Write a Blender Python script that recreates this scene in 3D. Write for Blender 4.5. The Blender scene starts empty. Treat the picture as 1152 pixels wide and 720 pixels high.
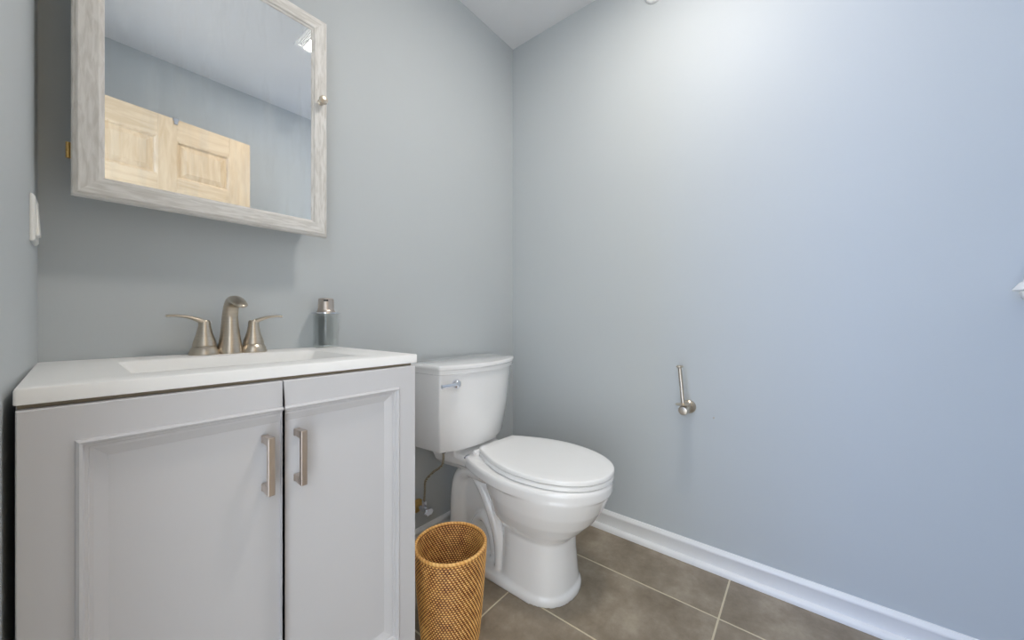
import bpy, bmesh, math, random
from mathutils import Vector, Matrix
random.seed(4)
S = bpy.context.scene
COL = S.collection

# ------------------------------------------------------------------ camera
HC = 0.9505
cam_d = bpy.data.cameras.new('camera'); cam = bpy.data.objects.new('camera', cam_d)
COL.objects.link(cam); S.camera = cam
cam_d.sensor_width = 36; cam_d.lens = 408.0/1152*36; cam_d.clip_start = 0.01
cam.location = (0, 0, HC)
cam.rotation_euler = (math.radians(90), 0, math.radians(39.0-90))

# ------------------------------------------------------------------ light
W = bpy.data.worlds.new('daylight'); S.world = W; W.use_nodes = True
bg = W.node_tree.nodes['Background']
bg.inputs[0].default_value = (0.84, 0.92, 1.0, 1); bg.inputs[1].default_value = 0.95
def area(name, loc, target, sx, sy, power, colour):
    d = bpy.data.lights.new(name, 'AREA'); d.shape = 'RECTANGLE'; d.size = sx; d.size_y = sy
    d.energy = power; d.color = colour
    o = bpy.data.objects.new(name, d); COL.objects.link(o); o.location = loc
    o.rotation_euler = (Vector(target)-Vector(loc)).to_track_quat('-Z', 'Y').to_euler()
    return o
area('window_daylight', (-2.6, 0.72, 1.45), (1.5, 0.0, 1.1), 0.9, 1.5, 12, (0.06, 0.32, 1.0))
LAMP = 21.5
S.view_settings.view_transform = 'Standard'; S.view_settings.look = 'None'
S.view_settings.gamma = 1.0; S.view_settings.use_curve_mapping = False
S.view_settings.exposure = 1.74
S.cycles.max_bounces = 10; S.cycles.diffuse_bounces = 6

# ------------------------------------------------------------------ materials
def newmat(name):
    m = bpy.data.materials.new(name); m.use_nodes = True
    nt = m.node_tree; b = nt.nodes['Principled BSDF']
    return m, nt, b
def N(nt, t, **kw):
    n = nt.nodes.new(t)
    for k, v in kw.items():
        if k.startswith('i_'):
            n.inputs[k[2:].replace('_', ' ')].default_value = v
        else: setattr(n, k, v)
    return n
def ramp(nt, stops):
    r = nt.nodes.new('ShaderNodeValToRGB'); cr = r.color_ramp
    while len(cr.elements) < len(stops): cr.elements.new(0.5)
    for e, (p, c) in zip(cr.elements, stops): e.position = p; e.color = (*c, 1)
    return r
def mat(name, col, rough=0.5, metal=0.0, var=0.03, scale=6.0, bump=0.0, bscale=200.0, stretch=(1,1,1), **kw):
    m, nt, b = newmat(name); L = nt.links
    tc = N(nt, 'ShaderNodeTexCoord'); mp = N(nt, 'ShaderNodeMapping'); mp.inputs['Scale'].default_value = stretch
    L.new(tc.outputs['Object'], mp.inputs[0])
    no = N(nt, 'ShaderNodeTexNoise'); no.inputs['Scale'].default_value = scale; no.inputs['Detail'].default_value = 4
    L.new(mp.outputs[0], no.inputs['Vector'])
    a = tuple(max(0, c*(1-var)) for c in col); d = tuple(min(1, c*(1+var)) for c in col)
    r = ramp(nt, [(0.3, a), (0.7, d)]); L.new(no.outputs[0], r.inputs[0]); L.new(r.outputs[0], b.inputs['Base Color'])
    b.inputs['Roughness'].default_value = rough; b.inputs['Metallic'].default_value = metal
    for k, v in kw.items(): b.inputs[k.replace('_', ' ')].default_value = v
    if bump:
        n2 = N(nt, 'ShaderNodeTexNoise'); n2.inputs['Scale'].default_value = bscale; n2.inputs['Detail'].default_value = 3
        L.new(mp.outputs[0], n2.inputs['Vector'])
        bp = N(nt, 'ShaderNodeBump'); bp.inputs['Strength'].default_value = bump; bp.inputs['Distance'].default_value = 0.001
        L.new(n2.outputs[0], bp.inputs['Height']); L.new(bp.outputs[0], b.inputs['Normal'])
    return m
M = {}
M['wall'] = mat('wall_paint', (0.540, 0.572, 0.588), 0.55, var=0.008, scale=2, bump=0.12, bscale=180, Specular_IOR_Level=0.25)
M['ceiling'] = mat('ceiling_paint', (0.80, 0.80, 0.81), 0.8, var=0.01, bump=0.1)
M['trim'] = mat('trim_paint', (0.88, 0.88, 0.88), 0.3, var=0.01)
M['vanity'] = mat('vanity_paint', (0.64, 0.635, 0.65), 0.42, var=0.012, scale=3)
M['carcass'] = mat('carcass_edge', (0.30, 0.25, 0.18), 0.7)
M['counter'] = mat('cultured_marble', (0.93, 0.925, 0.91), 0.42, var=0.006, Specular_IOR_Level=0.3)
M['ceramic'] = mat('ceramic', (0.91, 0.905, 0.90), 0.10, var=0.008, Coat_Weight=0.4)
M['plastic'] = mat('seat_plastic', (0.94, 0.935, 0.925), 0.25, var=0.008)
M['nickel'] = mat('brushed_nickel', (0.60, 0.53, 0.44), 0.32, 1.0, var=0.06, scale=30, stretch=(1,1,12))
M['pull'] = mat('satin_nickel_pull', (0.60, 0.53, 0.48), 0.38, 1.0, var=0.05, scale=40, stretch=(8,8,1))
M['chrome'] = mat('chrome', (0.80, 0.82, 0.88), 0.08, 1.0, var=0.02)
M['brass'] = mat('brass', (0.62, 0.42, 0.16), 0.28, 1.0, var=0.08, scale=20)
M['rubber'] = mat('black_rubber', (0.02, 0.02, 0.02), 0.6)
M['switch'] = mat('switch_plastic', (0.82, 0.82, 0.79), 0.3, var=0.01)
M['white'] = mat('white_enamel', (0.85, 0.85, 0.84), 0.35, var=0.01)
M['hall'] = mat('hall_floor', (0.35, 0.27, 0.2), 0.5, var=0.1)

# whitewashed grey wood; grain runs along the local axis given
def wood(name, c1, c2, axis, scale=14.0, rough=0.6, bump=0.25):
    m, nt, b = newmat(name); L = nt.links
    tc = N(nt, 'ShaderNodeTexCoord'); mp = N(nt, 'ShaderNodeMapping')
    s = [11, 11, 11]; s[axis] = 1.6; mp.inputs['Scale'].default_value = s
    L.new(tc.outputs['Object'], mp.inputs[0])
    no = N(nt, 'ShaderNodeTexNoise'); no.inputs['Scale'].default_value = scale; no.inputs['Detail'].default_value = 6
    no.inputs['Distortion'].default_value = 0.6
    L.new(mp.outputs[0], no.inputs['Vector'])
    r = ramp(nt, [(0.35, c1), (0.62, c2)]); L.new(no.outputs[0], r.inputs[0]); L.new(r.outputs[0], b.inputs['Base Color'])
    bp = N(nt, 'ShaderNodeBump'); bp.inputs['Strength'].default_value = bump; bp.inputs['Distance'].default_value = 0.0008
    L.new(no.outputs[0], bp.inputs['Height']); L.new(bp.outputs[0], b.inputs['Normal'])
    b.inputs['Roughness'].default_value = rough
    return m
GW = ((0.60, 0.575, 0.535), (0.76, 0.74, 0.71))
M['greywood_v'] = wood('grey_wood_upright', *GW, 2)
M['greywood_h'] = wood('grey_wood_level', *GW, 0)
PW = ((0.68, 0.51, 0.32), (0.78, 0.62, 0.42))
M['pine_v'] = wood('pine_upright', *PW, 2, scale=4, bump=0.1)
M['pine_h'] = wood('pine_level', *PW, 0, scale=4, bump=0.1)

m, nt, b = newmat('mirror_glass'); b.inputs['Metallic'].default_value = 1.0
b.inputs['Base Color'].default_value = (0.90, 0.92, 0.93, 1); b.inputs['Roughness'].default_value = 0.0
# faint smears left by wiping the glass
L = nt.links
tc = N(nt, 'ShaderNodeTexCoord'); mp = N(nt, 'ShaderNodeMapping'); mp.inputs['Scale'].default_value = (14, 1, 2.2); mp.inputs['Rotation'].default_value = (0, 0.35, 0)
L.new(tc.outputs['Object'], mp.inputs[0]); no = N(nt, 'ShaderNodeTexNoise'); no.inputs['Scale'].default_value = 2.2; no.inputs['Detail'].default_value = 3
L.new(mp.outputs[0], no.inputs['Vector'])
df = N(nt, 'ShaderNodeBsdfDiffuse'); df.inputs[0].default_value = (0.75, 0.78, 0.8, 1)
mr = N(nt, 'ShaderNodeMapRange'); mr.inputs['From Min'].default_value = 0.52; mr.inputs['From Max'].default_value = 0.75; mr.inputs['To Max'].default_value = 0.16
L.new(no.outputs[0], mr.inputs['Value'])
mx = N(nt, 'ShaderNodeMixShader'); L.new(mr.outputs[0], mx.inputs[0]); L.new(b.outputs[0], mx.inputs[1]); L.new(df.outputs[0], mx.inputs[2])
L.new(mx.outputs[0], nt.nodes['Material Output'].inputs[0]); M['mirror'] = m

def thin_glass(name, tint, ior, rough, base=0.0):
    m, nt, b = newmat(name); L = nt.links
    tr = N(nt, 'ShaderNodeBsdfTransparent'); tr.inputs[0].default_value = (*tint, 1)
    gl = N(nt, 'ShaderNodeBsdfGlossy'); gl.inputs['Roughness'].default_value = rough
    lw = N(nt, 'ShaderNodeLayerWeight'); lw.inputs[0].default_value = 0.5
    pw = N(nt, 'ShaderNodeMath', operation='POWER'); L.new(lw.outputs['Facing'], pw.inputs[0]); pw.inputs[1].default_value = 4.0
    ml = N(nt, 'ShaderNodeMath', operation='MULTIPLY_ADD'); L.new(pw.outputs[0], ml.inputs[0]); ml.inputs[1].default_value = (ior-1)*1.2; ml.inputs[2].default_value = 0.03
    mx = N(nt, 'ShaderNodeMixShader'); L.new(ml.outputs[0], mx.inputs[0]); L.new(tr.outputs[0], mx.inputs[1]); L.new(gl.outputs[0], mx.inputs[2])
    L.new(mx.outputs[0], nt.nodes['Material Output'].inputs[0]); return m
M['glass'] = thin_glass('clear_glass', (0.99, 0.997, 0.992), 1.3, 0.03)
M['tube'] = thin_glass('inner_glass', (0.985, 0.995, 0.985), 1.12, 0.08)
m, nt, b = newmat('lamp_lens'); b.inputs['Emission Color'].default_value = (1.0, 0.935, 0.86, 1)
b.inputs['Emission Strength'].default_value = LAMP; M['lens'] = m

# floor tile: grout grid in world metres
m, nt, b = newmat('floor_tile'); L = nt.links
PX, PY, OX, OY, G = 0.317, 0.592, 0.9935, 0.2155, 0.0055
geo = N(nt, 'ShaderNodeNewGeometry'); sep = N(nt, 'ShaderNodeSeparateXYZ'); L.new(geo.outputs['Position'], sep.inputs[0])
def mth(op, a, bb=None):
    n = N(nt, 'ShaderNodeMath', operation=op)
    for i, v in enumerate((a, bb)):
        if v is None: continue
        if isinstance(v, (int, float)): n.inputs[i].default_value = v
        else: L.new(v, n.inputs[i])
    return n.outputs[0]
def cell(o, p, off):
    u = mth('DIVIDE', mth('SUBTRACT', o, off), p)
    fl = mth('FLOOR', u); fr = mth('SUBTRACT', u, fl)
    dist = mth('MULTIPLY', mth('MINIMUM', fr, mth('SUBTRACT', 1.0, fr)), p)
    return fl, dist
ix, dx = cell(sep.outputs[0], PX, OX); iy, dy = cell(sep.outputs[1], PY, OY)
dd = mth('MINIMUM', dx, dy)
mask = mth('GREATER_THAN', dd, G*0.5)
cid = mth('ADD', mth('MULTIPLY', ix, 3.7), mth('MULTIPLY', iy, 8.3))
cmb = N(nt, 'ShaderNodeCombineXYZ'); L.new(sep.outputs[0], cmb.inputs[0]); L.new(sep.outputs[1], cmb.inputs[1]); L.new(cid, cmb.inputs[2])
n1 = N(nt, 'ShaderNodeTexNoise'); n1.inputs['Scale'].default_value = 7.5; n1.inputs['Detail'].default_value = 10; n1.inputs['Roughness'].default_value = 0.68
L.new(cmb.outputs[0], n1.inputs['Vector'])
r1 = ramp(nt, [(0.34, (0.22, 0.175, 0.122)), (0.5, (0.30, 0.245, 0.18)), (0.68, (0.42, 0.355, 0.27))]); L.new(n1.outputs[0], r1.inputs[0])
mix = N(nt, 'ShaderNodeMix', data_type='RGBA'); L.new(mask, mix.inputs['Factor'])
mix.inputs['A'].default_value = (0.66, 0.58, 0.42, 1); L.new(r1.outputs[0], mix.inputs['B']); L.new(mix.outputs['Result'], b.inputs['Base Color'])
sm = N(nt, 'ShaderNodeMapRange'); sm.inputs['From Max'].default_value = 0.005; L.new(dd, sm.inputs['Value'])
bp = N(nt, 'ShaderNodeBump'); bp.inputs['Distance'].default_value = 0.0015; bp.inputs['Strength'].default_value = 0.8
hh = mth('ADD', sm.outputs[0], mth('MULTIPLY', n1.outputs[0], 0.5)); L.new(hh, bp.inputs['Height']); L.new(bp.outputs[0], b.inputs['Normal'])
b.inputs['Roughness'].default_value = 0.38; M['tile'] = m

# rattan: colour follows the woven strands, which are in the mesh; gaps between them are coloured a dark red-brown
m, nt, b = newmat('rattan'); L = nt.links
at = N(nt, 'ShaderNodeAttribute', attribute_name='strand'); n1 = N(nt, 'ShaderNodeTexNoise'); n1.inputs['Scale'].default_value = 40; n1.inputs['Detail'].default_value = 4
tc = N(nt, 'ShaderNodeTexCoord'); L.new(tc.outputs['Object'], n1.inputs['Vector'])
ad = N(nt, 'ShaderNodeMath', operation='MULTIPLY_ADD'); L.new(n1.outputs[0], ad.inputs[0]); ad.inputs[1].default_value = 0.5; L.new(at.outputs['Fac'], ad.inputs[2])
r = ramp(nt, [(0.40, (0.15, 0.035, 0.006)), (0.64, (0.70, 0.32, 0.075)), (0.95, (0.98, 0.63, 0.23))]); L.new(ad.outputs[0], r.inputs[0])
L.new(r.outputs[0], b.inputs['Base Color']); b.inputs['Roughness'].default_value = 0.42; M['rattan'] = m

# braided steel hose
m, nt, b = newmat('braided_steel'); L = nt.links
tc = N(nt, 'ShaderNodeTexCoord'); wv = N(nt, 'ShaderNodeTexWave', bands_direction='DIAGONAL'); wv.inputs['Scale'].default_value = 160
L.new(tc.outputs['Object'], wv.inputs['Vector']); r = ramp(nt, [(0.3, (0.25, 0.2, 0.12)), (0.7, (0.62, 0.58, 0.48))]); L.new(wv.outputs[0], r.inputs[0])
L.new(r.outputs[0], b.inputs['Base Color']); b.inputs['Metallic'].default_value = 0.9; b.inputs['Roughness'].default_value = 0.35; M['braid'] = m

# ------------------------------------------------------------------ mesh helpers
def obj(name, bm, m, parent=None, smooth=None, bevel=0.0, seg=2, loc=None):
    bmesh.ops.recalc_face_normals(bm, faces=bm.faces)
    me = bpy.data.meshes.new(name); bm.to_mesh(me); bm.free()
    if m is not None: me.materials.append(m)
    o = bpy.data.objects.new(name, me); COL.objects.link(o)
    if parent is not None: o.parent = parent
    if loc: o.location = loc
    if smooth is not None:
        me.shade_smooth()
        if smooth < 180: me.set_sharp_from_angle(angle=math.radians(smooth))
    if bevel:
        md = o.modifiers.new('bevel', 'BEVEL'); md.width = bevel; md.segments = seg; md.limit_method = 'ANGLE'; md.angle_limit = math.radians(35)
        md.harden_normals = smooth is not None
    return o
def tag(o, label, cat, group=None, kind=None):
    if label: o['label'] = label
    if cat: o['category'] = cat
    if group: o['group'] = group
    if kind: o['kind'] = kind
    return o
def thing(name, loc, label, cat, group=None, rz=0):
    o = bpy.data.objects.new(name, None); COL.objects.link(o); o.location = loc; o.rotation_euler = (0, 0, rz)
    o.empty_display_size = 0.05
    return tag(o, label, cat, group)
def box(bm, x0, x1, y0, y1, z0, z1):
    v = [bm.verts.new((x, y, z)) for x in (x0, x1) for y in (y0, y1) for z in (z0, z1)]
    for f in ((0,1,3,2), (4,6,7,5), (0,4,5,1), (2,3,7,6), (0,2,6,4), (1,5,7,3)):
        bm.faces.new([v[i] for i in f])
def ring(bm, pts): return [bm.verts.new(p) for p in pts]
def bridge(bm, a, c, closed=True):
    n = len(a)
    for i in range(n if closed else n-1):
        j = (i+1) % n
        bm.faces.new((a[i], a[j], c[j], c[i]))
def loft(bm, loops, cap=True, closed=True):
    rs = [ring(bm, l) for l in loops]
    for a, c in zip(rs, rs[1:]): bridge(bm, a, c, closed)
    if cap: bm.faces.new(rs[0][::-1]); bm.faces.new(rs[-1])
    return rs
def lathe(bm, prof, n=48, c=(0,0,0), axis='z', cap=True):
    loops = []
    for r, h in prof:
        l = []
        for i in range(n):
            a = 2*math.pi*i/n; p, q = r*math.cos(a), r*math.sin(a)
            l.append({'z': (c[0]+p, c[1]+q, c[2]+h), 'x': (c[0]+h, c[1]+p, c[2]+q), 'y': (c[0]+p, c[1]+h, c[2]+q)}[axis])
        loops.append(l)
    loft(bm, loops, cap)
def catmull(pts, k=6):
    out = []; P = [pts[0]] + list(pts) + [pts[-1]]
    for i in range(1, len(P)-2):
        for s in range(k):
            t = s/k
            out.append(tuple(0.5*((2*P[i][d]) + (-P[i-1][d]+P[i+1][d])*t + (2*P[i-1][d]-5*P[i][d]+4*P[i+1][d]-P[i+2][d])*t*t
                       + (-P[i-1][d]+3*P[i][d]-3*P[i+1][d]+P[i+2][d])*t**3) for d in range(len(pts[0]))))
    out.append(tuple(pts[-1])); return out
def tube(bm, pts, n=20, k=6, cap=True, up=(0,0,1)):
    """pts: (x,y,z,ra,rb) ; ra across, rb in the bend plane"""
    P = catmull([p if len(p) == 5 else (*p, p[3]) for p in pts], k)
    loops = []; ref = None
    for i, p in enumerate(P):
        a = Vector(P[max(i-1, 0)][:3]); c = Vector(P[min(i+1, len(P)-1)][:3]); t = (c-a).normalized()
        if ref is None:
            u = Vector(up)
            if abs(t.dot(u)) > 0.95: u = Vector((0, 1, 0))
            ref = t.cross(u).normalized()
        ref = (ref - t*ref.dot(t)).normalized(); bi = t.cross(ref)
        loops.append([tuple(Vector(p[:3]) + ref*p[3]*math.cos(q) + bi*p[4]*math.sin(q)) for q in (2*math.pi*j/n for j in range(n))])
    loft(bm, loops, cap)
def rrect(x0, x1, y0, y1, r, z, k=6):
    l = []
    for cx, cy, a0 in ((x1-r, y1-r, 0), (x0+r, y1-r, 90), (x0+r, y0+r, 180), (x1-r, y0+r, 270)):
        for i in range(k+1):
            a = math.radians(a0+90*i/k); l.append((cx+r*math.cos(a), cy+r*math.sin(a), z))
    return l

# ------------------------------------------------------------------ room
YF, YN, XR, ZC = 1.254, -0.58, 1.557, 2.44       # far wall, near wall, right wall, ceiling
def xl(y): return -0.049 + 0.030*(y-0.785)       # the left wall runs slightly out of square
T = 0.12
def struct(name, bm, m, **k):
    o = obj(name, bm, m, **k); o['kind'] = 'structure'; return o
bm = bmesh.new(); box(bm, -0.22, XR+T, YN-T, YF+T, -0.05, 0); struct('floor', bm, M['tile'])
bm = bmesh.new(); box(bm, -0.30, XR+T, YN-T, YF+T, ZC, ZC+0.1); struct('ceiling', bm, M['ceiling'])
bm = bmesh.new(); box(bm, -0.25, XR+T, YF, YF+T, 0, ZC); struct('wall_far', bm, M['wall'])
bm = bmesh.new(); box(bm, XR, XR+T, YN, YF, 0, ZC); struct('wall_right', bm, M['wall'])
bm = bmesh.new(); box(bm, -0.25, XR+T, YN-T, YN, 0, ZC); struct('wall_near', bm, M['wall'])
DY0, DY1, DZ = -0.335, 0.435, 2.045               # doorway in the left wall
bm = bmesh.new()
def lslab(y0, y1, z0, z1):
    loft(bm, [[(xl(y0), y0, z), (xl(y1), y1, z), (xl(y1)-T, y1, z), (xl(y0)-T, y0, z)] for z in (z0, z1)])
lslab(DY1, YF, 0, ZC); lslab(YN, DY0, 0, ZC); lslab(DY0, DY1, DZ, ZC)
struct('wall_left', bm, M['wall'])
# door lining of the doorway
bm = bmesh.new()
for y0, y1, z0, z1 in ((DY0, DY0+0.012, 0, DZ), (DY1-0.012, DY1, 0, DZ), (DY0, DY1, DZ-0.012, DZ)):
    loft(bm, [[(xl(y0)+0.002, y0, z), (xl(y1)+0.002, y1, z), (xl(y1)-T-0.002, y1, z), (xl(y0)-T-0.002, y0, z)] for z in (z0, z1)])
struct('trim_1', bm, M['trim'])

# baseboard: profile of (distance from wall, height), with a shoe moulding
BP = [(0.0, 0.0), (0.025, 0.0), (0.025, 0.008), (0.0235, 0.014), (0.019, 0.019), (0.013, 0.021), (0.0100, 0.0215), (0.0100, 0.062), (0.0125, 0.066), (0.0140, 0.071), (0.0125, 0.077), (0.0085, 0.080), (0.0060, 0.085), (0.0, 0.086)]
def baseboard(name, p0, p1, nrm):
    bm = bmesh.new()
    loops = [[(p[0]+nrm[0]*d, p[1]+nrm[1]*d, z) for d, z in BP] for p in (p0, p1)]
    loft(bm, loops); struct(name, bm, M['trim'], smooth=50)
baseboard('baseboard_right', (XR, YN+0.001), (XR, YF), (-1, 0))
baseboard('baseboard_far', (0.575, YF), (XR-0.026, YF), (0, -1))
baseboard('baseboard_near', (0.0, YN), (XR-0.026, YN), (0, 1))

# open pine door, hinged on the doorway jamb and swung back towards the near wall
HX, HY = -0.035, -0.326
DW, DH = 0.768, 2.03
ang = math.radians(-6.0)
door = bpy.data.objects.new('door_1', None); COL.objects.link(door); door.location = (HX, HY, 0.008); door.rotation_euler = (0, 0, ang)
door['kind'] = 'structure'
stile, mull = 0.108, 0.078
pw = (DW-2*stile-mull)/2
cols = [(stile, stile+pw), (stile+pw+mull, DW-stile)]
rows = [(0.24, 0.80), (0.91, 1.60), (1.71, 1.915)]
bm = bmesh.new()
for x0, x1 in ((0, stile), (stile+pw, stile+pw+mull), (DW-stile, DW)): box(bm, x0, x1, -0.035, 0, 0, DH-0.0)
obj('door_stile', bm, M['pine_v'], door, bevel=0.0015)
bm = bmesh.new()
for z0, z1 in ((0, rows[0][0]), (rows[0][1], rows[1][0]), (rows[1][1], rows[2][0]), (rows[2][1], DH-0.0005)):
    for x0, x1 in ((stile, stile+pw), (stile+pw+mull, DW-stile)): box(bm, x0, x1, -0.0348, -0.0002, z0, z1)
obj('door_rail', bm, M['pine_h'], door)
for x0, x1 in cols:
    for z0, z1 in rows:
        bm = bmesh.new()
        def rl(i, y): return [(x0+i, y, z0+i), (x1-i, y, z0+i), (x1-i, y, z1-i), (x0+i, y, z1-i)]
        loft(bm, [rl(-0.001, -0.025), rl(-0.001, -0.001), rl(0.006, -0.003), rl(0.010, -0.012), rl(0.016, -0.014), rl(0.040, -0.005), rl(0.041, -0.004)])
        obj('door_panel', bm, M['pine_v'], door)
bm = bmesh.new(); box(bm, 0.418-0.012, 0.418+0.012, -0.037, 0.003, DH-0.012, DH+0.004); box(bm, 0.418-0.008, 0.418+0.008, 0.001, 0.007, DH-0.03, DH+0.002)
o = obj('hook', bm, M['chrome'], door, bevel=0.001); o['label'] = 'small grey metal hook over the top edge'
bm = bmesh.new(); lathe(bm, [(0.032, 0), (0.032, 0.006), (0.012, 0.010), (0.012, 0.035), (0.026, 0.042), (0.029, 0.055), (0.022, 0.066), (0.0, 0.068)][:-1], 32, (DW-0.06, 0, 0.95), 'y')
obj('door_knob', bm, M['nickel'], door, smooth=40)

# ------------------------------------------------------------------ vanity
VX0, VX1, VY0 = -0.0395, 0.566, 0.795
VC = 0.2635
van = thing('bathroom_vanity', (VC, 1.02, 0), 'light grey two-door bathroom vanity cabinet under the white sink top', 'cabinet')
vo = Vector((VC, 1.02, 0))
def rel(bm, o): bmesh.ops.translate(bm, verts=bm.verts, vec=-o)
bm = bmesh.new()
box(bm, VX0, VX0+0.016, VY0, YF-0.012, 0.0, 0.838); box(bm, VX1-0.016, VX1, VY0, YF-0.012, 0.0, 0.838)
box(bm, VX0+0.016, VX1-0.016, VY0+0.05, YF-0.012, 0.10, 0.116); box(bm, VX0+0.016, VX1-0.016, YF-0.024, YF-0.012, 0.116, 0.838)
box(bm, VX0+0.016, VX1-0.016, VY0+0.05, VY0+0.062, 0.0, 0.10); box(bm, VX0+0.016, VX1-0.016, VY0+0.0, VY0+0.05, 0.085, 0.116)
box(bm, VX0+0.016, VX1-0.016, VY0+0.002, VY0+0.018, 0.80, 0.832)
rel(bm, vo); obj('body', bm, M['vanity'], van)
bm = bmesh.new(); box(bm, VX0+0.001, VX1-0.001, VY0-0.001, VY0+0.001, 0.8345, 0.8395); box(bm, VC-0.02, VC+0.02, VY0-0.0005, VY0+0.016, 0.117, 0.799); rel(bm, vo)
o = obj('face_frame', bm, M['carcass'], van); o['label'] = 'bare brown wood edge in the gaps'
DT = 0.019
prof = [(0.0, 0.0015), (0.0012, 0.0), (0.048, 0.0), (0.0490, -0.0040), (0.0520, -0.0060), (0.0550, -0.0045), (0.057, 0.0015), (0.0600, 0.002), (0.0615, 0.006), (0.0655, 0.0065), (0.080, 0.0135), (0.0815, 0.0135)]
zb, zt = 0.120, 0.834
for side in (-1, 1):
    xo = VX0+0.0005 if side < 0 else VX1-0.0005; xi = VC-0.0008 if side < 0 else VC+0.0008
    bm = bmesh.new(); yf = VY0-DT
    loops = []
    for s, d in prof:
        x = xo + s*(-side) if True else 0
        loops.append([(xi, yf+d, zt-s), (x, yf+d, zt-s), (x, yf+d, zb+s), (xi, yf+d, zb+s)])
    rs = [ring(bm, l) for l in loops]
    for a, c in zip(rs, rs[1:]): bridge(bm, a, c, closed=False)
    bm.faces.new(rs[-1])
    # sides and back
    bk = ring(bm, [(xi, VY0-0.001, zt), (xo, VY0-0.001, zt), (xo, VY0-0.001, zb), (xi, VY0-0.001, zb)])
    bridge(bm, rs[0], bk, closed=False); bm.faces.new(bk[::-1])
    bm.faces.new([r_[0] for r_ in rs] + [bk[0]] + [bk[3]] + [r_[3] for r_ in reversed(rs)])
    rel(bm, vo); d = obj('door', bm, M['vanity'], van)
    hx = VC + side*0.0275; h0, h1 = 0.632, 0.7375
    bm = bmesh.new()
    hw = 0.0058; y1 = yf+0.0095; y0 = yf-0.027
    box(bm, hx-hw, hx+hw, y0, y0+0.009, h0, h1)
    for z in (h0, h1-0.016):
        loft(bm, [[(hx-hw, y0+0.007, z), (hx+hw, y0+0.007, z), (hx+hw, y0+0.007, z+0.016), (hx-hw, y0+0.007, z+0.016)],
                  [(hx-hw*0.85, yf+0.0045, z+0.001), (hx+hw*0.85, yf+0.0045, z+0.001), (hx+hw*0.85, yf+0.0045, z+0.014), (hx-hw*0.85, yf+0.0045, z+0.014)],
                  [(hx-hw*1.1, y1, z), (hx+hw*1.1, y1, z), (hx+hw*1.1, y1, z+0.015), (hx-hw*1.1, y1, z+0.015)]])
    rel(bm, vo); o = obj('handle', bm, M['pull'], d, bevel=0.0012); o['label'] = 'satin nickel bar pull'

# sink top with integral basin
CX0, CX1, CY0, CY1, CZ, CT = -0.0415, 0.5775, 0.783, 1.2525, 0.862, 0.0215
bx0, bx1, by0, by1 = 0.072, 0.468, 0.868, 1.142
bm = bmesh.new()
def outer(i, z, k=6):
    l = rrect(CX0+i, CX1-i, CY0+i, CY1-i, 0.004, z, k)
    return [(x+(0.0055*(y-CY0)/(CY1-CY0) if x < 0.1 else 0), y, z_) for x, y, z_ in l]
loops = [outer(0.001, CZ-CT), outer(0, CZ-CT+0.001), outer(0, CZ-0.003), outer(0.001, CZ-0.0008), outer(0.003, CZ),
         rrect(bx0-0.004, bx1+0.004, by0-0.004, by1+0.004, 0.020, CZ), rrect(bx0, bx1, by0, by1, 0.018, CZ-0.002),
         rrect(bx0+0.003, bx1-0.004, by0+0.003, by1-0.003, 0.018, CZ-0.010),
         rrect(bx0+0.030, bx1-0.034, by0+0.012, by1-0.010, 0.03, CZ-0.080),
         rrect(bx0+0.050, bx1-0.054, by0+0.030, by1-0.028, 0.04, CZ-0.100),
         rrect(bx0+0.16, bx1-0.16, by0+0.10, by1-0.10, 0.03, CZ-0.108)]
rs = [ring(bm, l) for l in loops]
for a, c in zip(rs, rs[1:]): bridge(bm, a, c)
bm.faces.new(rs[-1])
us = [rrect(bx0-0.006, bx1+0.006, by0-0.006, by1+0.006, 0.02, CZ-CT), rrect(bx0+0.02, bx1-0.02, by0+0.004, by1-0.004, 0.03, CZ-0.09), rrect(bx0+0.05, bx1-0.05, by0+0.03, by1-0.03, 0.03, CZ-0.118)]
ur = [ring(bm, l) for l in us]
bridge(bm, rs[0], ur[0]); bridge(bm, ur[0], ur[1]); bridge(bm, ur[1], ur[2]); bm.faces.new(ur[2][::-1])
top = thing('sink_top', (0.268, 1.02, CZ-CT), 'white rectangular sink top with integral basin on the grey vanity', 'sink')
rel(bm, Vector((0.268, 1.02, CZ-CT))); obj('countertop', bm, M['counter'], top, smooth=35)
bm = bmesh.new(); lathe(bm, [(0.030, 0), (0.031, 0.003), (0.024, 0.004), (0.020, 0.002), (0.018, 0.004)], 32, (0, (by0+by1)/2-1.02, CT-0.107))
obj('drain', bm, M['chrome'], top, smooth=40)

# ------------------------------------------------------------------ faucet
FX, FY = 0.279, 1.195
FS = 0.945     # height scale of the faucet pieces
def squash(bm): bmesh.ops.scale(bm, vec=(1, 1, FS), verts=bm.verts)
fau = thing('faucet', (FX, FY, CZ), 'brushed nickel two-handle faucet with arched spout behind the basin', 'faucet')
bm = bmesh.new()
tube(bm, [(0, 0, 0, 0.0285, 0.0285), (0, 0, 0.012, 0.0275, 0.0275), (0, -0.0, 0.045, 0.0225, 0.0235), (0, 0.001, 0.085, 0.0185, 0.0205), (0, -0.002, 0.112, 0.0170, 0.0185),
          (0, -0.018, 0.138, 0.0165, 0.0175), (0, -0.042, 0.147, 0.0170, 0.0135), (0, -0.068, 0.144, 0.0165, 0.0105), (0, -0.092, 0.136, 0.0150, 0.0080), (0, -0.105, 0.131, 0.0110, 0.0055), (0, -0.110, 0.128, 0.0050, 0.0030)], 28, 6)
squash(bm)
obj('spout', bm, M['nickel'], fau, smooth=50)
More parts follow.
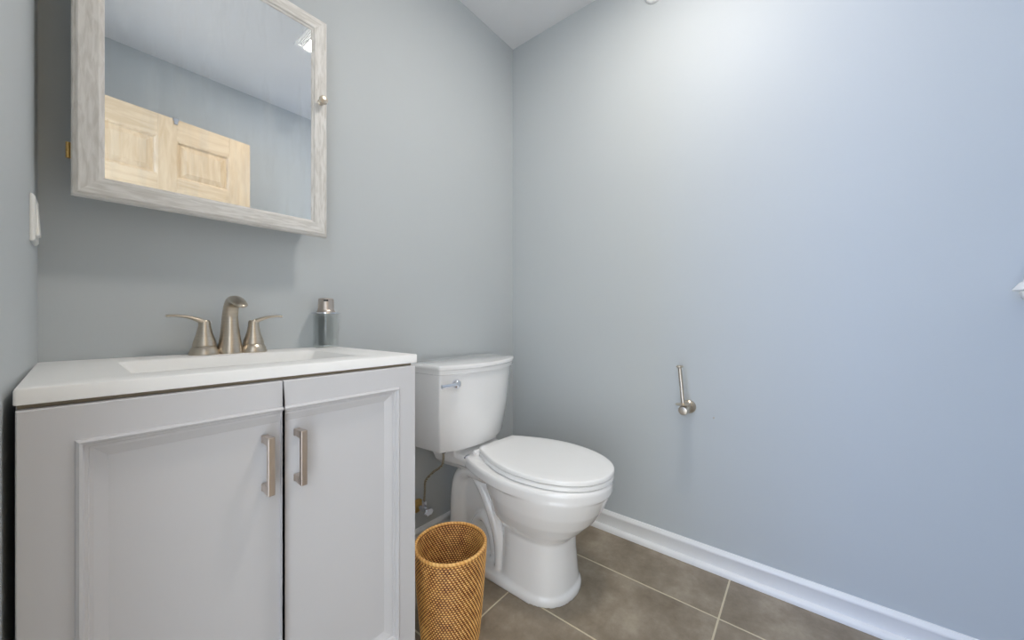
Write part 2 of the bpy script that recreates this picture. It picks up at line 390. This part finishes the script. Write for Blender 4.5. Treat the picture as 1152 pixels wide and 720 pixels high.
for sx in (-1, 1):
    bm = bmesh.new()
    lathe(bm, [(0.031, 0), (0.0315, 0.004), (0.0285, 0.014), (0.0245, 0.0225), (0.0235, 0.0235), (0.0235, 0.0250), (0.0245, 0.0255), (0.0225, 0.036), (0.0165, 0.056), (0.0128, 0.076), (0.0122, 0.088), (0.0095, 0.093)], 36)
    squash(bm)
    hb = obj('handle_base', bm, M['nickel'], fau, smooth=40, loc=(sx*0.053, 0, 0))
    bm = bmesh.new()
    dy = 0.000 if sx < 0 else -0.012; ln = 0.072 if sx < 0 else 0.067
    tube(bm, [(-sx*0.004, 0, 0.082, 0.011, 0.008), (sx*0.010, dy*0.1, 0.0925, 0.011, 0.0065), (sx*0.030, dy*0.4, 0.101, 0.0100, 0.0042), (sx*ln*0.75, dy*0.7, 0.105, 0.009, 0.0035), (sx*ln, dy, 0.104, 0.0078, 0.0032)], 18, 6)
    squash(bm)
    obj('lever', bm, M['nickel'], hb, smooth=50)

# ------------------------------------------------------------------ soap dispenser
sx_, sy_ = 0.534, 1.208
soap = thing('soap_dispenser', (sx_, sy_, CZ), 'clear glass soap dispenser with nickel pump at the sink top corner', 'soap dispenser')
bm = bmesh.new()
R_, H_ = 0.037, 0.108
lathe(bm, [(0.030, 0.0), (R_-0.001, 0.001), (R_, 0.004), (R_, H_-0.003), (R_-0.001, H_), (R_-0.004, H_), (R_-0.004, 0.010), (R_-0.006, 0.008), (0.01, 0.008)], 40)
obj('bottle', bm, M['glass'], soap, smooth=40)
bm = bmesh.new(); lathe(bm, [(0.0215, 0.0085), (0.0215, 0.095), (0.012, 0.103), (0.012, 0.109)], 32)
obj('inner_tube', bm, M['tube'], soap, smooth=40)
bm = bmesh.new(); lathe(bm, [(0.041, H_+0.0002), (0.0425, H_+0.001), (0.0425, H_+0.004), (0.041, H_+0.0048)], 40)
obj('collar_plate', bm, M['chrome'], soap, smooth=40)
bm = bmesh.new(); lathe(bm, [(0.027, H_+0.005), (0.0275, H_+0.008), (0.0245, H_+0.012), (0.0235, H_+0.016), (0.0225, H_+0.047), (0.020, H_+0.050)], 36)
pc = obj('pump_head', bm, M['pull'], soap, smooth=35)
bm = bmesh.new(); a = math.radians(-114)
q = Vector((math.cos(a), math.sin(a), 0)); w_ = Vector((-q.y, q.x, 0))
c0 = q*0.0220 + Vector((0, 0, H_+0.043))
loft(bm, [[tuple(c0+q*e+w_*u*0.0065*g+Vector((0, 0, v*0.003*g))) for u, v in ((-1, -1), (1, -1), (1, 1), (-1, 1))] for e, g in ((0, 1), (0.0022, 0.9))])
o = obj('nozzle', bm, M['rubber'], pc); o['label'] = 'dark nozzle opening'

# ------------------------------------------------------------------ medicine cabinet
MX0, MX1, MZ0, MZ1, MY = 0.0085, 0.5065, 1.2025, 1.857, 1.134
mc = thing('mirror_cabinet', ((MX0+MX1)/2, YF, MZ0), 'whitewashed wooden medicine cabinet with mirrored door on the wall above the sink', 'cabinet')
mo = Vector(((MX0+MX1)/2, YF, MZ0))
bm = bmesh.new(); box(bm, MX0+0.024, MX1-0.024, MY+0.021, YF-0.001, MZ0+0.030, MZ1-0.028); rel(bm, mo)
obj('body', bm, M['greywood_v'], mc, bevel=0.001)
dr = bpy.data.objects.new('mirrored_door', None); COL.objects.link(dr); dr.parent = mc
fp = [(0.006, 0.0210), (0.0, 0.0205), (0.0, 0.0075), (0.0025, 0.0042), (0.0060, 0.0036), (0.0062, 0.0015), (0.009, 0.0), (0.036, 0.0), (0.0385, 0.0012), (0.0395, 0.0035), (0.0445, 0.0055), (0.0450, 0.0070), (0.0450, 0.018), (0.006, 0.0205)]
corners = [(MX0, MZ0, 1, 1), (MX1, MZ0, -1, 1), (MX1, MZ1, -1, -1), (MX0, MZ1, 1, -1)]
for k in range(4):
    a, c = corners[k], corners[(k+1) % 4]
    bm = bmesh.new()
    loft(bm, [[(p[0]+p[2]*s, MY+d, p[1]+p[3]*s) for s, d in fp] for p in (a, c)])
    rel(bm, mo); obj('door_frame', bm, M['greywood_h' if k % 2 == 0 else 'greywood_v'], dr, smooth=25)
bm = bmesh.new(); box(bm, MX0+0.0447, MX1-0.0447, MY+0.0075, MY+0.014, MZ0+0.0447, MZ1-0.0447); rel(bm, mo)
obj('mirror', bm, M['mirror'], dr)
bm = bmesh.new(); lathe(bm, [(0.0085, 0.0), (0.0085, -0.002), (0.0052, -0.004), (0.0052, -0.010), (0.0105, -0.015), (0.0125, -0.020), (0.0115, -0.0245), (0.006, -0.0265), (0.001, -0.0268)], 32, (0.485, MY, 1.604), 'y')
rel(bm, mo); obj('knob', bm, M['nickel'], dr, smooth=40)
for z in (MZ0+0.075, MZ1-0.10):
    bm = bmesh.new()
    for i in range(5): lathe(bm, [(0.0030, 0), (0.0034, 0.0005), (0.0034, 0.0057), (0.0030, 0.0062)], 14, (MX0-0.0036, MY+0.0225, z+i*0.0064))
    box(bm, MX0-0.0036, MX0+0.010, MY+0.0212, MY+0.0228, z, z+0.032); rel(bm, mo)
    o = obj('hinge', bm, M['brass'], dr, smooth=30); o['label'] = 'brass hinge'

# ------------------------------------------------------------------ light switch on the left wall
ys0, ys1, zs0, zs1 = 1.095, 1.172, 1.095, 1.182
sw = thing('light_switch', (xl(1.13), (ys0+ys1)/2, (zs0+zs1)/2), 'white rocker light switch plate on the left wall beside the mirror cabinet', 'light switch', rz=-math.atan(0.030))
hy, hz = (ys1-ys0)/2, (zs1-zs0)/2
bm = bmesh.new(); loft(bm, [[(x, y, z) for y, z in ((-hy+i, -hz+i), (hy-i, -hz+i), (hy-i, hz-i), (-hy+i, hz-i))] for x, i in ((0, 0), (0.0035, 0), (0.0065, 0.004))])
obj('switch_plate', bm, M['switch'], sw, bevel=0.001)
bm = bmesh.new(); loft(bm, [[(0.006, y, z) for y, z in ((-0.016, -0.03), (0.016, -0.03), (0.016, 0.03), (-0.016, 0.03))], [(x, y, z) for x, y, z in ((0.0105, -0.015, -0.029), (0.0105, 0.015, -0.029), (0.0075, 0.015, 0.029), (0.0075, -0.015, 0.029))]])
obj('rocker', bm, M['switch'], sw, bevel=0.0008)

# ------------------------------------------------------------------ toilet
TX = 1.103
toi = thing('toilet', (TX, 0.90, 0), 'white two-piece toilet with closed lid between the vanity and the right wall', 'toilet')
to = Vector((TX, 0.90, 0))
def egg(yf, yb, hw, z, p=2.2, q=2.0, wb=None, n=64, mid=0.46):
    """outline: pointed-round front at yf, back at yb; q>2 squares the back; wb narrows the back half"""
    l = []; ym = yf + (yb-yf)*mid
    for i in range(n):
        a = 2*math.pi*i/n; c, s = math.cos(a), math.sin(a)
        if s < 0: x = hw*math.copysign(abs(c)**(2/p), c); y = ym + (ym-yf)*-(abs(s)**(2/p))
        else:
            x = hw*math.copysign(abs(c)**(2/q), c); y = ym + (yb-ym)*(s**(2/q))
            if wb is not None: x *= 1 + (wb/hw-1)*((y-ym)/(yb-ym))**1.6
        l.append((TX+x, y, z))
    return l
def dshape(yf, yb, hw, wb, z, n=40, m=14, frac=0.52):
    ym = yf+(yb-yf)*frac; l = []
    for i in range(n+1):
        a = math.pi+math.pi*i/n; c, s_ = math.cos(a), math.sin(a)
        l.append((TX+hw*math.copysign(abs(c)**0.94, c), ym-(ym-yf)*abs(s_)**0.94, z))
    for i in range(1, m+1):
        t = i/m; l.append((TX+hw-(hw-wb)*t**1.75, ym+(yb-ym)*t, z))
    for i in range(1, 6): l.append((TX+wb-2*wb*i/6, yb, z))
    for i in range(m, 0, -1):
        t = i/m; l.append((TX-hw+(hw-wb)*t**1.75, ym+(yb-ym)*t, z))
    return l
bm = bmesh.new()
# foot
loft(bm, [egg(0.613, 1.13, 0.129, 0.0, 2.3, 5, mid=0.28), egg(0.612, 1.13, 0.130, 0.018, 2.3, 5, mid=0.28), egg(0.615, 1.127, 0.127, 0.026, 2.3, 5, mid=0.28), egg(0.624, 1.12, 0.118, 0.031, 2.3, 5, mid=0.28)])
# front pedestal column rising into the bowl
loft(bm, [egg(0.622, 0.90, 0.119, 0.024, 2.5, 3), egg(0.626, 0.895, 0.115, 0.06, 2.5, 3), egg(0.632, 0.89, 0.107, 0.14, 2.5, 3), egg(0.632, 0.90, 0.104, 0.195, 2.5, 3),
          egg(0.620, 0.92, 0.110, 0.208, 2.4, 2.6), egg(0.588, 0.945, 0.130, 0.235, 2.3, 2.4), egg(0.550, 0.960, 0.150, 0.275, 2.2, 2.2), egg(0.522, 0.975, 0.166, 0.320, 2.2, 2.2),
          egg(0.505, 0.985, 0.176, 0.360, 2.15, 2.1), egg(0.498, 0.99, 0.180, 0.380, 2.15, 2.1)])
# rim band and deck
dsh = dshape
loft(bm, [dsh(0.498, 1.03, 0.180, 0.115, 0.374), dsh(0.492, 1.03, 0.186, 0.120, 0.379), dsh(0.491, 1.03, 0.187, 0.121, 0.407), dsh(0.496, 1.03, 0.182, 0.116, 0.416)])
loft(bm, [[(TX+s*w, y, z) for s, w, y in ((-1, w0, 0.86), (-1, w1, 1.00), (-1, w2, 1.09), (-1, w3, 1.20), (1, w3, 1.20), (1, w2, 1.09), (1, w1, 1.00), (1, w0, 0.86))]
          for z, w0, w1, w2, w3 in ((0.345, 0.08, 0.07, 0.085, 0.10), (0.375, 0.11, 0.112, 0.115, 0.13), (0.405, 0.12, 0.124, 0.127, 0.145), (0.418, 0.11, 0.116, 0.119, 0.137))])
# web behind the column and exposed trapway
box(bm, TX-0.040, TX+0.040, 0.84, 1.12, 0.02, 0.37)
box(bm, TX-0.128, TX+0.128, 1.085, 1.215, 0.405, 0.4455)
def tb(pts): tube(bm, pts, 24, 6)
tb([(TX, 0.93, 0.345, 0.100, 0.040), (TX, 1.01, 0.338, 0.092, 0.040), (TX, 1.075, 0.335, 0.086, 0.040), (TX, 1.128, 0.300, 0.083, 0.040), (TX, 1.148, 0.225, 0.083, 0.040),
    (TX, 1.150, 0.12, 0.086, 0.041), (TX, 1.148, 0.01, 0.092, 0.046)])
tb([(TX, 1.05, 0.340, 0.080, 0.032), (TX, 0.985, 0.285, 0.088, 0.034), (TX, 0.930, 0.205, 0.094, 0.036), (TX, 0.895, 0.120, 0.098, 0.036), (TX, 0.885, 0.030, 0.104, 0.038)])
tb([(TX, 1.065, 0.02, 0.066, 0.026), (TX, 1.055, 0.11, 0.066, 0.026), (TX, 1.005, 0.165, 0.066, 0.026), (TX, 0.955, 0.12, 0.068, 0.026), (TX, 0.935, 0.02, 0.070, 0.026)])
rel(bm, to)
bowl = obj('bowl', bm, M['ceramic'], toi)
md = bowl.modifiers.new('fuse', 'REMESH'); md.mode = 'VOXEL'; md.voxel_size = 0.0042; md.use_smooth_shade = True
md = bowl.modifiers.new('glaze', 'SMOOTH'); md.factor = 0.5; md.iterations = 4
# seat ring and lid
def plate(name, z0, z1, yf, yb, hw, wb, parent, dome=0.0, m='plastic', inset=0.004):
    bm = bmesh.new()
    E_ = lambda i, z: dshape(yf+i, yb-i*0.6, hw-i, wb-i, z)
    ls = [E_(inset, z0), E_(0, z0+0.003), E_(0, z1-0.004), E_(0.002, z1-0.001), E_(0.006, z1)]
    if dome:
        for t in (0.15, 0.35, 0.6, 0.85):
            c = ((yf+yb)/2)
            ls.append([(TX+(x-TX)*(1-t), c+(y-c)*(1-t), z1+dome*(1-(1-t)**2)) for x, y, z in E_(0.006, z1)])
    loft(bm, ls)
    bmesh.ops.rotate(bm, cent=(TX, 0.49, 0), matrix=Matrix.Rotation(math.radians(-2.8), 3, 'Z'), verts=bm.verts)   # the seat sits a touch askew
    rel(bm, to); return obj(name, bm, M[m], parent, smooth=50)
plate('seat', 0.4175, 0.4325, 0.492, 0.992, 0.180, 0.100, toi)
plate('lid', 0.4350, 0.4520, 0.490, 0.995, 0.180, 0.098, toi, dome=0.003)
for s in (-1, 1):
    bm = bmesh.new(); lathe(bm, [(0.013, 0), (0.013, 0.012), (0.010, 0.018)], 20, (TX+s*0.075, 1.012, 0.417)); lathe(bm, [(0.0075, -0.02), (0.0075, 0.02)], 16, (TX+s*0.075, 1.008, 0.432), 'x')
    rel(bm, to); obj('seat_hinge', bm, M['plastic'], toi, smooth=40)
bm = bmesh.new(); tube(bm, [(TX-0.105, 1.025, 0.421, 0.004), (TX-0.125, 1.020, 0.424, 0.004), (TX-0.140, 1.012, 0.424, 0.0035)], 12, 4); rel(bm, to)
o = obj('hinge_bolt', bm, M['chrome'], toi, smooth=50); o['label'] = 'chrome hinge bolt'
# tank, set slightly askew on the deck
TROT = math.radians(5.0)
tc_ = Vector((1.079, 1.14, 0))
def tplan(hw, yb, yc, bow, z, r=0.010, nf=24):
    """y measured from tank centre; back at yb, front corners at yc, bowed out to yc-bow"""
    l = []
    def arc(cx, cy, a0, a1, k=4):
        for i in range(k+1):
            a = math.radians(a0+(a1-a0)*i/k); l.append((cx+r*math.cos(a), cy+r*math.sin(a), z))
    arc(hw-r, yb-r, 0, 90); arc(-hw+r, yb-r, 90, 180); arc(-hw+r, yc+r, 180, 235)
    for i in range(1, nf):
        t = -1+2*i/nf; l.append((t*(hw-r*0.9), yc-bow*(1-abs(t)**2.3), z))
    arc(hw-r, yc+r, 305, 360)
    return l
tk = bpy.data.objects.new('tank', None); COL.objects.link(tk); tk.parent = toi; tk.location = tc_-to; tk.rotation_euler = (0, 0, TROT)
bm = bmesh.new()
loft(bm, [tplan(0.185, 0.078, -0.050, 0.045, 0.446), tplan(0.198, 0.084, -0.061, 0.055, 0.450), tplan(0.203, 0.086, -0.066, 0.058, 0.461), tplan(0.220, 0.086, -0.080, 0.060, 0.59), tplan(0.230, 0.086, -0.092, 0.062, 0.738), tplan(0.230, 0.086, -0.092, 0.062, 0.748)])
obj('tank_body', bm, M['ceramic'], tk, smooth=40)
bm = bmesh.new()
loft(bm, [tplan(0.232, 0.088, -0.094, 0.062, 0.7485), tplan(0.237, 0.090, -0.099, 0.064, 0.7505), tplan(0.237, 0.090, -0.099, 0.064, 0.765), tplan(0.241, 0.092, -0.103, 0.066, 0.770), tplan(0.241, 0.092, -0.103, 0.066, 0.778), tplan(0.238, 0.090, -0.100, 0.065, 0.7825), tplan(0.230, 0.083, -0.094, 0.062, 0.784)])
obj('tank_lid', bm, M['ceramic'], tk, smooth=40)
bm = bmesh.new(); fx, fz = -0.176, 0.714; fy = -0.117
lathe(bm, [(0.0155, 0.004), (0.0165, -0.002), (0.0160, -0.010), (0.0125, -0.016), (0.006, -0.018)], 28, (fx, fy, fz), 'y')
tube(bm, [(fx, fy-0.012, fz, 0.007, 0.0075), (fx-0.02, fy-0.012, fz+0.0005, 0.0055, 0.0065), (fx-0.050, fy-0.008, fz+0.0, 0.0055, 0.0065), (fx-0.074, fy-0.002, fz-0.001, 0.0055, 0.0075)], 16, 5)
o = obj('flush_lever', bm, M['chrome'], tk, smooth=50); o['label'] = 'chrome flush lever'

# ------------------------------------------------------------------ supply valve and hose
vx, vz = 0.922, 0.180
sv = thing('water_supply_valve', (vx, YF, vz), 'chrome shut-off valve with brass wall flange and braided hose beside the toilet', 'valve')
so = Vector((vx, YF, vz))
bm = bmesh.new(); lathe(bm, [(0.028, -0.0005), (0.028, -0.003), (0.018, -0.008), (0.009, -0.010)], 28, (0, 0, 0), 'y'); obj('escutcheon', bm, M['brass'], sv, smooth=40)
bm = bmesh.new(); lathe(bm, [(0.0085, -0.008), (0.0085, -0.035), (0.011, -0.036), (0.011, -0.060), (0.008, -0.062)], 20, (0, 0, 0), 'y')
lathe(bm, [(0.009, 0.0), (0.009, 0.020), (0.0105, 0.021), (0.0105, 0.034), (0.006, 0.036)], 6, (0, -0.047, 0)); obj('valve_body', bm, M['chrome'], sv, smooth=30)
bm = bmesh.new(); lathe(bm, [(0.006, -0.060), (0.006, -0.070)], 14, (0, 0, 0), 'y')
l0 = []
for y, g in ((-0.070, 0.9), (-0.073, 1.0), (-0.080, 1.0), (-0.083, 0.85)):
    l0.append([(0.022*g*math.cos(t)*(1+0.10*math.cos(6*t)), y, 0.014*g*math.sin(t)*(1+0.10*math.cos(6*t))) for t in (2*math.pi*i/48 for i in range(48))])
loft(bm, l0); obj('valve_handle', bm, M['chrome'], sv, smooth=40)
bm = bmesh.new()
tx_, ty_ = 0.945-vx, 1.115-YF
tube(bm, [(0, -0.047, 0.034, 0.0045), (0.002, -0.049, 0.075, 0.0045), (0.002, -0.055, 0.118, 0.0045), (0.010, -0.090, 0.158, 0.0045), (tx_-0.002, ty_+0.004, 0.198, 0.0045), (tx_, ty_, 0.255, 0.0045)], 14, 8)
obj('braided_hose', bm, M['braid'], sv, smooth=60)
bm = bmesh.new(); lathe(bm, [(0.008, 0.244), (0.014, 0.248), (0.016, 0.262), (0.012, 0.2655)], 10, (tx_, ty_, 0))
o = obj('coupling_nut', bm, M['rubber'], sv, smooth=30); o['label'] = 'black plastic coupling nut'

# ------------------------------------------------------------------ wicker basket
BX, BY, BH, RT, RB = 0.732, 0.830, 0.281, 0.1055, 0.082
bk = thing('wicker_basket', (BX, BY, 0), 'round honey-brown wicker wastebasket on the floor between vanity and toilet', 'basket')
NT, ROWS, SUB = 320, 42, 5
bm = bmesh.new(); lay = bm.verts.layers.float.new('strand')
def wall_rings(sign, base_off):
    rings = []
    rowh = (BH-0.006)/ROWS
    for k in range(ROWS*SUB+1):
        z = 0.003 + k*rowh/SUB; row = min(k//SUB, ROWS-1); f = (k % SUB)/SUB
        prof_ = math.sin(math.pi*f) if k % SUB else 0.0
        R0 = RB + (RT-RB)*(z/BH)**0.8
        vs = []
        for i in range(NT):
            th = 2*math.pi*i/NT
            ph = 64*th + row*(math.pi*0.78)*sign
            wv_ = 0.5+0.5*math.cos(ph)
            h = prof_**0.6*(0.30+0.70*wv_**0.8)
            v = bm.verts.new(((R0+base_off+sign*0.0042*h)*math.cos(th), (R0+base_off+sign*0.0042*h)*math.sin(th), z)); v[lay] = h*0.95-0.15
            vs.append(v)
        rings.append(vs)
    return rings
ro = wall_rings(1, 0.0); ri = wall_rings(-1, -0.0045)
for R in (ro, ri):
    for a, c in zip(R, R[1:]): bridge(bm, a, c)
bridge(bm, ro[-1], ri[-1]); bridge(bm, ro[0], ri[0])
def disc(rings_v, z0):
    prev = rings_v
    for kk in range(1, 12):
        vs = []
        for i in range(NT):
            th = 2*math.pi*i/NT; rr_ = (RB-0.006)*(1-kk/12)
            v = bm.verts.new((rr_*math.cos(th), rr_*math.sin(th), z0)); v[lay] = 0.35+0.3*(kk % 2); vs.append(v)
        bridge(bm, prev, vs); prev = vs
    bm.faces.new(prev)
disc(ri[1], 0.008)
obj('basket_wall', bm, M['rattan'], bk, smooth=180)
bm = bmesh.new(); lay = bm.verts.layers.float.new('strand'); prev = None; first = None
for i in range(360):
    th = 2*math.pi*i/360; c = Vector(((RT-0.0015)*math.cos(th), (RT-0.0015)*math.sin(th), BH+0.0005)); o_ = Vector((math.cos(th), math.sin(th), 0))
    vs = []
    for j in range(12):
        a = 2*math.pi*j/12; wob = 0.5+0.5*math.cos(60*th+a)
        r_ = 0.0044+0.0008*wob
        v = bm.verts.new(c+o_*r_*math.cos(a)+Vector((0, 0, r_*math.sin(a)))); v[lay] = 0.38+0.25*wob; vs.append(v)
    if prev: bridge(bm, prev, vs)
    else: first = vs
    prev = vs
bridge(bm, prev, first); obj('rim', bm, M['rattan'], bk, smooth=180)
bm = bmesh.new(); lay = bm.verts.layers.float.new('strand'); lathe(bm, [(RB-0.010, 0.0), (RB+0.002, 0.0), (RB+0.004, 0.004), (RB+0.002, 0.009), (RB-0.010, 0.009)], 96)
for v in bm.verts: v[lay] = 0.4
obj('foot_ring', bm, M['rattan'], bk, smooth=60)

# ------------------------------------------------------------------ toilet roll holder
hy_, hz_ = 0.359, 0.609
th_ = thing('toilet_roll_holder', (XR, hy_, hz_), 'empty brushed nickel toilet roll holder with upright arm on the right wall', 'toilet roll holder')
bm = bmesh.new(); lathe(bm, [(0.026, -0.0005), (0.026, -0.006), (0.0235, -0.010), (0.014, -0.015), (0.0125, -0.030), (0.0135, -0.050), (0.0165, -0.058), (0.017, -0.070)], 36, (0, 0, 0), 'x')
obj('wall_post', bm, M['nickel'], th_, smooth=35)
bm = bmesh.new(); lathe(bm, [(0.0165, -0.0705), (0.0175, -0.074), (0.0175, -0.090), (0.0145, -0.0945), (0.006, -0.096)], 32, (0, 0, 0), 'x')
obj('pivot_knob', bm, M['nickel'], th_, smooth=35)
bm = bmesh.new(); lean = Matrix.Rotation(math.radians(-4.5), 4, 'X')
lathe(bm, [(0.0075, 0.012), (0.0085, 0.0205), (0.027, 0.0215), (0.0275, 0.0235), (0.025, 0.025), (0.009, 0.027), (0.0068, 0.031), (0.0068, 0.158), (0.0085, 0.160), (0.0125, 0.163), (0.0125, 0.167), (0.007, 0.170)], 32)
bmesh.ops.transform(bm, matrix=Matrix.Rotation(math.radians(-5), 4, 'X'), verts=bm.verts)
bmesh.ops.translate(bm, verts=bm.verts, vec=(-0.081, 0, 0))
obj('upright_arm', bm, M['nickel'], th_, smooth=35)

# ------------------------------------------------------------------ small wall pieces
bm = bmesh.new(); lathe(bm, [(0.040, -0.0005), (0.040, -0.006), (0.036, -0.012), (0.020, -0.017), (0.004, -0.018)], 40, (0, 0, 0), 'x')
o = obj('sprinkler', bm, M['white'], smooth=40, loc=(XR, 0.490, 2.318))
tag(o, 'small round white cap high on the right wall at the top edge of the photo', 'sprinkler')
bm = bmesh.new()
lathe(bm, [(0.030, 0.098), (0.034, 0.096), (0.040, 0.060), (0.051, 0.022), (0.056, 0.019), (0.066, 0.004), (0.067, 0.001), (0.064, 0.0), (0.052, 0.016), (0.047, 0.020), (0.030, 0.090)], 40)
sc_ = thing('wall_sconce', (XR-0.10, -0.460, 1.022), 'white flared shade on the right wall at the far right edge of the photo', 'sconce')
obj('shade', bm, M['white'], sc_, smooth=40)
bm = bmesh.new(); lathe(bm, [(0.030, 0.0995), (0.030, 0.085), (0.02, 0.084)], 20, (0, 0, -0.001), 'x'); tube(bm, [(0.09, 0, 0, 0.007), (0.04, 0, 0.03, 0.007), (0, 0, 0.06, 0.007), (0, 0, 0.092, 0.012)], 12, 5)
lathe(bm, [(0.0335, 0.089), (0.033, 0.0935)], 20)
obj('wall_arm', bm, M['white'], sc_, smooth=40)
bm = bmesh.new(); lathe(bm, [(0.003, -0.0002), (0.003, -0.001), (0.0015, -0.0018)], 12, (0, 0, 0), 'x')
o = obj('wall_screw', bm, M['nickel'], smooth=40, loc=(XR, 0.272, 0.578)); tag(o, 'tiny screw head in the right wall beside the toilet roll holder', 'screw')

# ------------------------------------------------------------------ ceiling fan light
fx0, fx1, fy0, fy1 = 0.778, 1.038, 0.15, 0.41
fl = thing('exhaust_fan_light', ((fx0+fx1)/2, (fy0+fy1)/2, ZC), 'square white ceiling exhaust fan with lit lens, seen in the mirror', 'ceiling fan light')
hx_ = (fx1-fx0)/2
bm = bmesh.new()
t0 = 0.012
box(bm, -hx_, -hx_+0.010, -hx_, hx_, -t0, 0); box(bm, hx_-0.014, hx_, -hx_, hx_, -t0, 0)
box(bm, -hx_+0.010, hx_-0.014, -hx_, -hx_+0.018, -t0, 0); box(bm, -hx_+0.010, hx_-0.014, hx_-0.018, hx_, -t0, 0)
box(bm, -hx_+0.036, -hx_+0.042, -hx_+0.018, hx_-0.018, -t0, 0); box(bm, -hx_+0.010, hx_-0.014, -hx_+0.018, hx_-0.018, -0.002, 0)
for i in range(3):
    x = -hx_+0.0135+i*0.0075; box(bm, x, x+0.0038, -hx_+0.018, hx_-0.018, -t0+0.001, -0.003)
obj('grille', bm, M['white'], fl)
bm = bmesh.new(); a0 = -hx_+0.042; a1 = hx_-0.014; b0 = -hx_+0.018; b1 = hx_-0.018
loft(bm, [[(a0+i, b0+i, z), (a1-i, b0+i, z), (a1-i, b1-i, z), (a0+i, b1-i, z)] for z, i in ((-0.004, 0), (-t0, 0.0), (-t0-0.005, 0.006))])
obj('lamp_lens', bm, M['lens'], fl)
